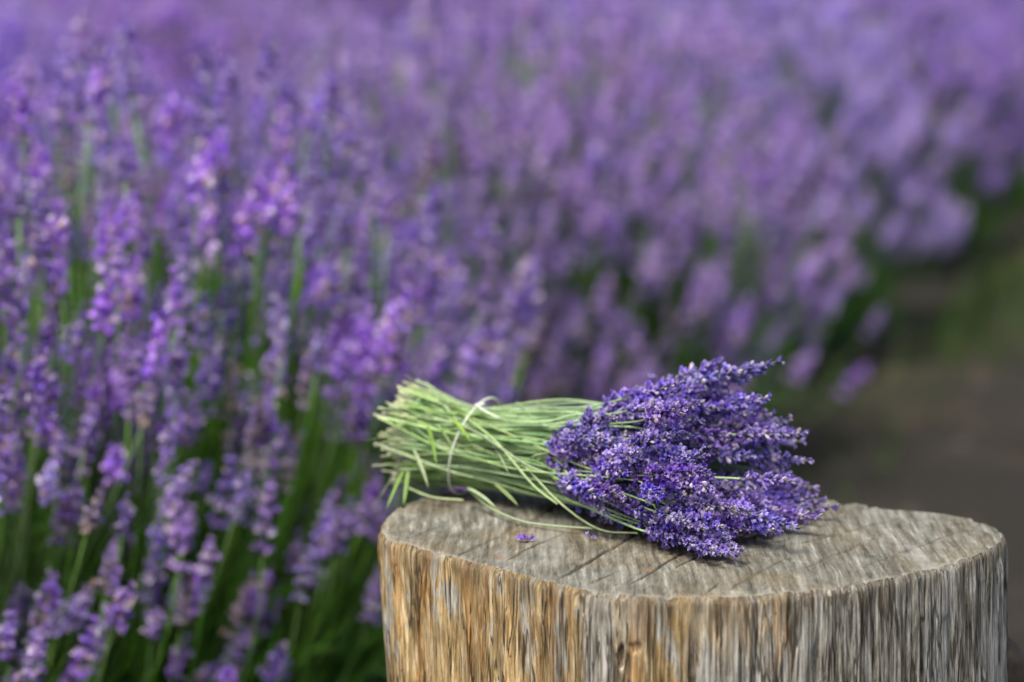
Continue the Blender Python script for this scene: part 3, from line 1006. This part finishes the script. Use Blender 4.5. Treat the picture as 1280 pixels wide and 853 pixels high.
# ------------------------------------------------------------------ the tied lavender bunch on the stump
def bunch():
    r = random.Random(21)
    ax = np.array([0.882, -0.471, 0.0])
    lat = np.array([-0.471, -0.882, 0.0])         # towards the front of the stump
    up = np.array([0, 0, 1.0])
    org = np.array([-0.092, 2.585, TOPZ + 0.003])
    root = empty('lavender_bunch', tuple(org))
    root.scale = (.955, .955, .945)
    tag(root, 'cut lavender bunch with pale green stems tied by twine, lying on the tree stump', 'lavender bunch')

    def P(s, w, z):
        return ax * s + lat * w + up * z

    def stem_obj(pts, rad, base_col, tip_col, butt=True, m=5):
        C = catmull(pts, m)
        k = len(C)
        V, F = tube(C, np.linspace(rad * 1.1, rad * .8, k), 5)
        f = np.repeat(np.linspace(0, 1, k), 5)[:, None]
        colr = mix3(np.array([base_col]), np.array([tip_col]), np.clip(f * 2.0, 0, 1))
        if butt:
            colr[:5] = np.array([0.52, 0.56, 0.32])
        S = Soup()
        S.add(V, F, colr)
        o_ = link('stem', S.mesh('stem', M_STEM), root)
        return o_, C

    N = 264
    for i in range(N):
        rr = math.sqrt((i + .5) / N)
        a = i * 2.399963 + r.uniform(-.2, .2)
        u, v = rr * math.cos(a), rr * math.sin(a)
        s0 = r.gauss(0, .010) - 0.004 * v
        j = lambda q: r.uniform(-q, q)
        tw = r.gauss(0, .38)
        u0, v0 = u * math.cos(tw) - v * math.sin(tw), u * math.sin(tw) + v * math.cos(tw)
        p0 = P(s0, u0 * .050 + j(.006), max(.004, .053 + v0 * .051 + j(.006)))
        p1 = P(.072 + j(.004), u * .040 + j(.002), .047 + v * .040 + j(.002))
        p2 = P(.155 + j(.01), u * .055 + j(.011), max(.004, .050 + v * .043 + j(.009)))
        lo = .170 + (.030 if u < .1 else 0) + max(0, v) * .015
        hi = .358 - .075 * min(1, max(0, v + .3))
        sb = lo + (hi - lo) * (r.random() ** .85)
        ex = sb - .155
        ks = .40 + .10 * max(0, u)
        lb = .24 * (1 - .75 * min(1, max(0, v + .5)))
        wb = u * (.050 + ex * ks * (1 - lb)) + ex * lb * .75 + j(.014)
        zb = .049 + v * .041 + ex * (v * .25 + .03) + j(.008)
        if v < 0:
            zb = zb * (1 - .35 * ex / .19)
        zb = max(.013, zb)
        pb = P(sb, wb, zb)
        # direction of the head
        d = ax * 1.0 + lat * (u * ks * 1.05 + lb + j(.28)) + up * (v * .30 + j(.19) + (.02 if v > 0 else -.10))
        L = .062
        if zb + d[2] * L < .012:
            d[2] = (.012 - zb) / L
        d /= np.linalg.norm(d)
        pre = pb - d * .028
        tone = r.random()
        bc = mix3((0.28, 0.48, 0.13), (0.45, 0.59, 0.28), r.random())
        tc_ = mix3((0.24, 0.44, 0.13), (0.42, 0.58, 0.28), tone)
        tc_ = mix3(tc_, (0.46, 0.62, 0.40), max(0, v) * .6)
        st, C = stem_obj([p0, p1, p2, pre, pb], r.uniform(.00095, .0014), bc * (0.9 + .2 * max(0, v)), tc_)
        h = link('flower_spike', r.choice(CUT_SPIKES), st)
        mrot = Matrix(frame_from(d).tolist()) @ Matrix.Rotation(r.uniform(0, 6.28), 3, 'Z')
        mb = (mrot * r.uniform(.85, 1.15)).to_4x4()
        mb.translation = Vector(pb)
        h.matrix_basis = mb
    # a few long heads that stand clear of the bunch
    for pts in ([P(.0, -.01, .09), P(.072, -.008, .083), P(.155, -.012, .080), P(.25, -.022, .098), P(.318, -.034, .128)],
                [P(.0, .0, .09), P(.072, .0, .083), P(.155, -.002, .080), P(.26, -.010, .094), P(.322, -.018, .108)],
                [P(.0, .01, .085), P(.072, .008, .080), P(.155, -.004, .074), P(.27, -.006, .076), P(.338, -.010, .082)],
                [P(.0, -.02, .085), P(.072, -.018, .080), P(.155, -.024, .078), P(.22, -.036, .100), P(.262, -.046, .122)],
                [P(.0, .02, .03), P(.072, .018, .035), P(.155, .020, .03), P(.30, .044, .030), P(.365, .062, .026)],
                [P(.0, .01, .03), P(.072, .008, .035), P(.155, .010, .04), P(.30, .024, .046), P(.360, .030, .050)],
                *[[P(r.uniform(-.01, .01), .034, .040 + .02 * (q % 3)), P(.072, .034, .040 + .01 * (q % 3)), P(.145, .048, .048), P(.165 + q * .0068, .060 + q * .0008, .058),
                   P(.192 + q * .0068, .070 + q * .0012 + r.uniform(-.012, .012), .054 + r.uniform(-.016, .014))] for q in range(21)]):
        st, C = stem_obj(pts, .0012, (0.38, 0.50, 0.18), (0.42, 0.56, 0.28))
        d = pts[-1] - pts[-2]
        h = link('flower_spike', CUT_SPIKES[r.randrange(12)], st)
        mb = (Matrix(frame_from(d).tolist()) * r.uniform(.95, 1.15)).to_4x4()
        mb.translation = Vector(pts[-1])
        h.matrix_basis = mb
    # the many other stems packed inside the bundle
    S = Soup()
    for q in range(260):
        rr = .93 * math.sqrt(r.random()); a = r.uniform(0, 6.283); tw = r.gauss(0, .35)
        u, v = rr * math.cos(a), rr * math.sin(a)
        u0, v0 = rr * math.cos(a + tw), rr * math.sin(a + tw)
        C = catmull([P(r.gauss(0, .010), u0 * .050, max(.004, .053 + v0 * .050)), P(.072, u * .040, .047 + v * .040), P(.155, u * .053 + r.uniform(-.008, .008), max(.004, .046 + v * .038)),
                     P(.22, u * .075 + r.uniform(-.01, .01), max(.006, .05 + v * .05))], 5)
        V, F = tube(C, r.uniform(.0009, .0012), 5)
        cc = mix3((0.24, 0.46, 0.14), (0.46, 0.62, 0.33), r.random())
        CC = np.tile(cc, (len(V), 1))
        CC[:5] = (0.62, 0.58, 0.36)
        S.add(V, F, CC)
    o_ = link('packed_stems', S.mesh('packed_stems', M_STEM), root)
    o_['kind'] = 'stuff'
    # stems without heads that stray out of the bundle
    for pts, rad in (
        ([P(.10, .046, .070), P(.15, .062, .052), P(.20, .080, .022), P(.25, .098, .005), P(.29, .100, .006)], .0011),
        ([P(.085, .043, .016), P(.12, .066, .006), P(.165, .092, .003), P(.20, .098, .003), P(.245, .094, .004)], .0013),
        ([P(.075, .030, .082), P(.12, .052, .066), P(.17, .074, .034), P(.20, .082, .020)], .0013),
        ([P(.02, .030, .078), P(.09, .046, .074), P(.16, .066, .050), P(.235, .088, .040)], .0013),
        ([P(.06, .020, .084), P(.14, .050, .072), P(.21, .076, .060), P(.27, .09, .050)], .0012),
        ([P(.15, -.02, .082), P(.185, -.03, .092), P(.212, -.035, .106)], .0014),
        ([P(.015, .036, .008), P(.05, .050, .005), P(.085, .052, .006)], .0012),
    ):
        stem_obj(pts, rad, (0.33, 0.46, 0.18), (0.42, 0.52, 0.27), False)

    # narrow leaves among the stems
    def leaf(b, d, L, wd, droop, c):
        d = np.asarray(d, float); d /= np.linalg.norm(d)
        s = np.cross(d, up); s /= np.linalg.norm(s) + 1e-9
        V, F = [], []
        K = 7
        for q in range(K):
            f = q / (K - 1)
            cpt = b + d * L * f + up * (-droop * f * f)
            hw = wd * (math.sin(math.pi * min(1, .18 + .82 * f)) ** .7 if f < 1 else 0) + 1e-5
            V += [cpt - s * hw, cpt + up * -hw * .45, cpt + s * hw]
        for q in range(K - 1):
            a_ = q * 3
            for e in (0, 1):
                F += [(a_ + e, a_ + e + 1, a_ + e + 4), (a_ + e, a_ + e + 4, a_ + e + 3)]
        S = Soup()
        S.add(V, F, c)
        link('leaf', S.mesh('leaf', M_STEM), root)
    G1, G2, G3 = (0.26, 0.40, 0.10), (0.38, 0.48, 0.24), (0.22, 0.33, 0.16)
    for (s, w, z, d, L, wd, dr, c) in (
        (.016, .046, .026, (-.15, .35, -.55), .036, .0017, .006, G1), (.024, .050, .028, (.10, .4, -.7), .032, .0020, .003, G1),
        (.006, .040, .024, (-.4, .3, -.6), .034, .0014, .008, G2), (.030, .050, .050, (.5, .35, -.4), .040, .0020, .010, G2),
        (.040, .040, .072, (.35, .4, -.2), .045, .0019, .016, G1), (.015, .030, .084, (-.7, .2, .15), .034, .0018, .008, G3),
        (.030, .010, .092, (.8, .3, .12), .050, .0020, .008, G2), (.110, .040, .068, (.9, .25, .02), .050, .0022, .008, G2),
        (.150, .010, .084, (.9, -.1, .25), .045, .0030, .006, G2), (.165, .000, .080, (.8, -.3, .45), .040, .0028, .004, G1),
        (.120, .054, .026, (.8, .5, -.2), .045, .0026, .004, G1), (.090, .050, .018, (.9, .5, -.1), .048, .0024, .006, G2),
        (.060, .036, .080, (.6, .4, .05), .046, .0019, .018, G1), (.005, -.010, .096, (-.5, .1, .5), .026, .0018, .002, G2),
        (.012, .048, .060, (-.8, .4, .05), .030, .0017, .006, G1), (.180, .060, .046, (.7, .6, -.3), .030, .0020, .004, G1)):
        leaf(P(s, w, z), P(*d), L, wd, dr, c)

    for q in range(26):
        a_ = r.uniform(-.3, 2.2)
        s_ = r.uniform(-.005, .15)
        k_ = .050 - .009 * math.exp(-((s_ - .072) / .05) ** 2)
        dv = (r.uniform(-1, 1), r.uniform(-.35, .6), r.uniform(-.35, .4)) if q % 3 == 0 else (r.uniform(.5, 1), r.uniform(-.35, .45), r.uniform(-.3, .25))
        leaf(P(s_, math.cos(a_) * k_, .05 + math.sin(a_) * k_), P(*dv), r.uniform(.02, .042), r.uniform(.0008, .0014), r.uniform(0, .012), mix3(G1, (0.50, 0.60, 0.36), r.random()))
    # twine: two turns round the stems, a small knot and two loose ends
    for off, dr_, lean in ((0.0, .0012, .013),):
        t_ = np.linspace(0, 2 * math.pi, 41)
        C = np.array([P(.070 + off + lean * math.sin(x), math.cos(x) * (.0475 + dr_ + .0006 * math.sin(5 * x)), .048 + math.sin(x) * (.0465 + dr_)) for x in t_])
        V, F = tube(C, .0010, 6, False)
        S = Soup()
        S.add(V, F, (0.82, 0.86, 0.72))
        link('twine', S.mesh('twine', M_STRING), root)
    C = catmull([P(.080, .018, .0925), P(.084, .024, .0925), P(.088, .020, .0935), P(.087, .014, .0930), P(.082, .014, .0925), P(.084, .022, .0925), P(.100, .030, .088), P(.112, .030, .084)], 5)
    V, F = tube(C, .0010, 6)
    S = Soup(); S.add(V, F, (0.82, 0.86, 0.72))
    link('twine_knot', S.mesh('twine_knot', M_STRING), root)
    return root


bunch()

# ------------------------------------------------------------------ fallen florets on the cut face
for (x, y, lab) in ((0.0123, 2.3736, 'single fallen violet floret lying alone on the bare sawn wood'),
                    (0.0671, 2.3766, 'tiny fallen floret on the sawn wood close under the flower heads')):
    S = Soup()
    rr_ = random.Random(int(x * 1e4))
    for kk in range(3 if x < .05 else 2):
        V, F, K = T_OPEN
        d = np.array([rr_.uniform(-1, 1), rr_.uniform(-1, 1), .35])
        M = frame_from(d)
        pet = np.array((0.36, 0.24, 0.80))
        S.add((V * (.95 if x < .05 else .6)) @ M.T + [0, 0, .001], F, np.where((K == 0)[:, None], np.array((.30, .24, .5)), pet))
    o = link('fallen_floret', S.mesh('fallen_floret', M_FLOWER, False))
    o.location = (x, y, TOPZ + .002)
    tag(o, lab, 'floret')
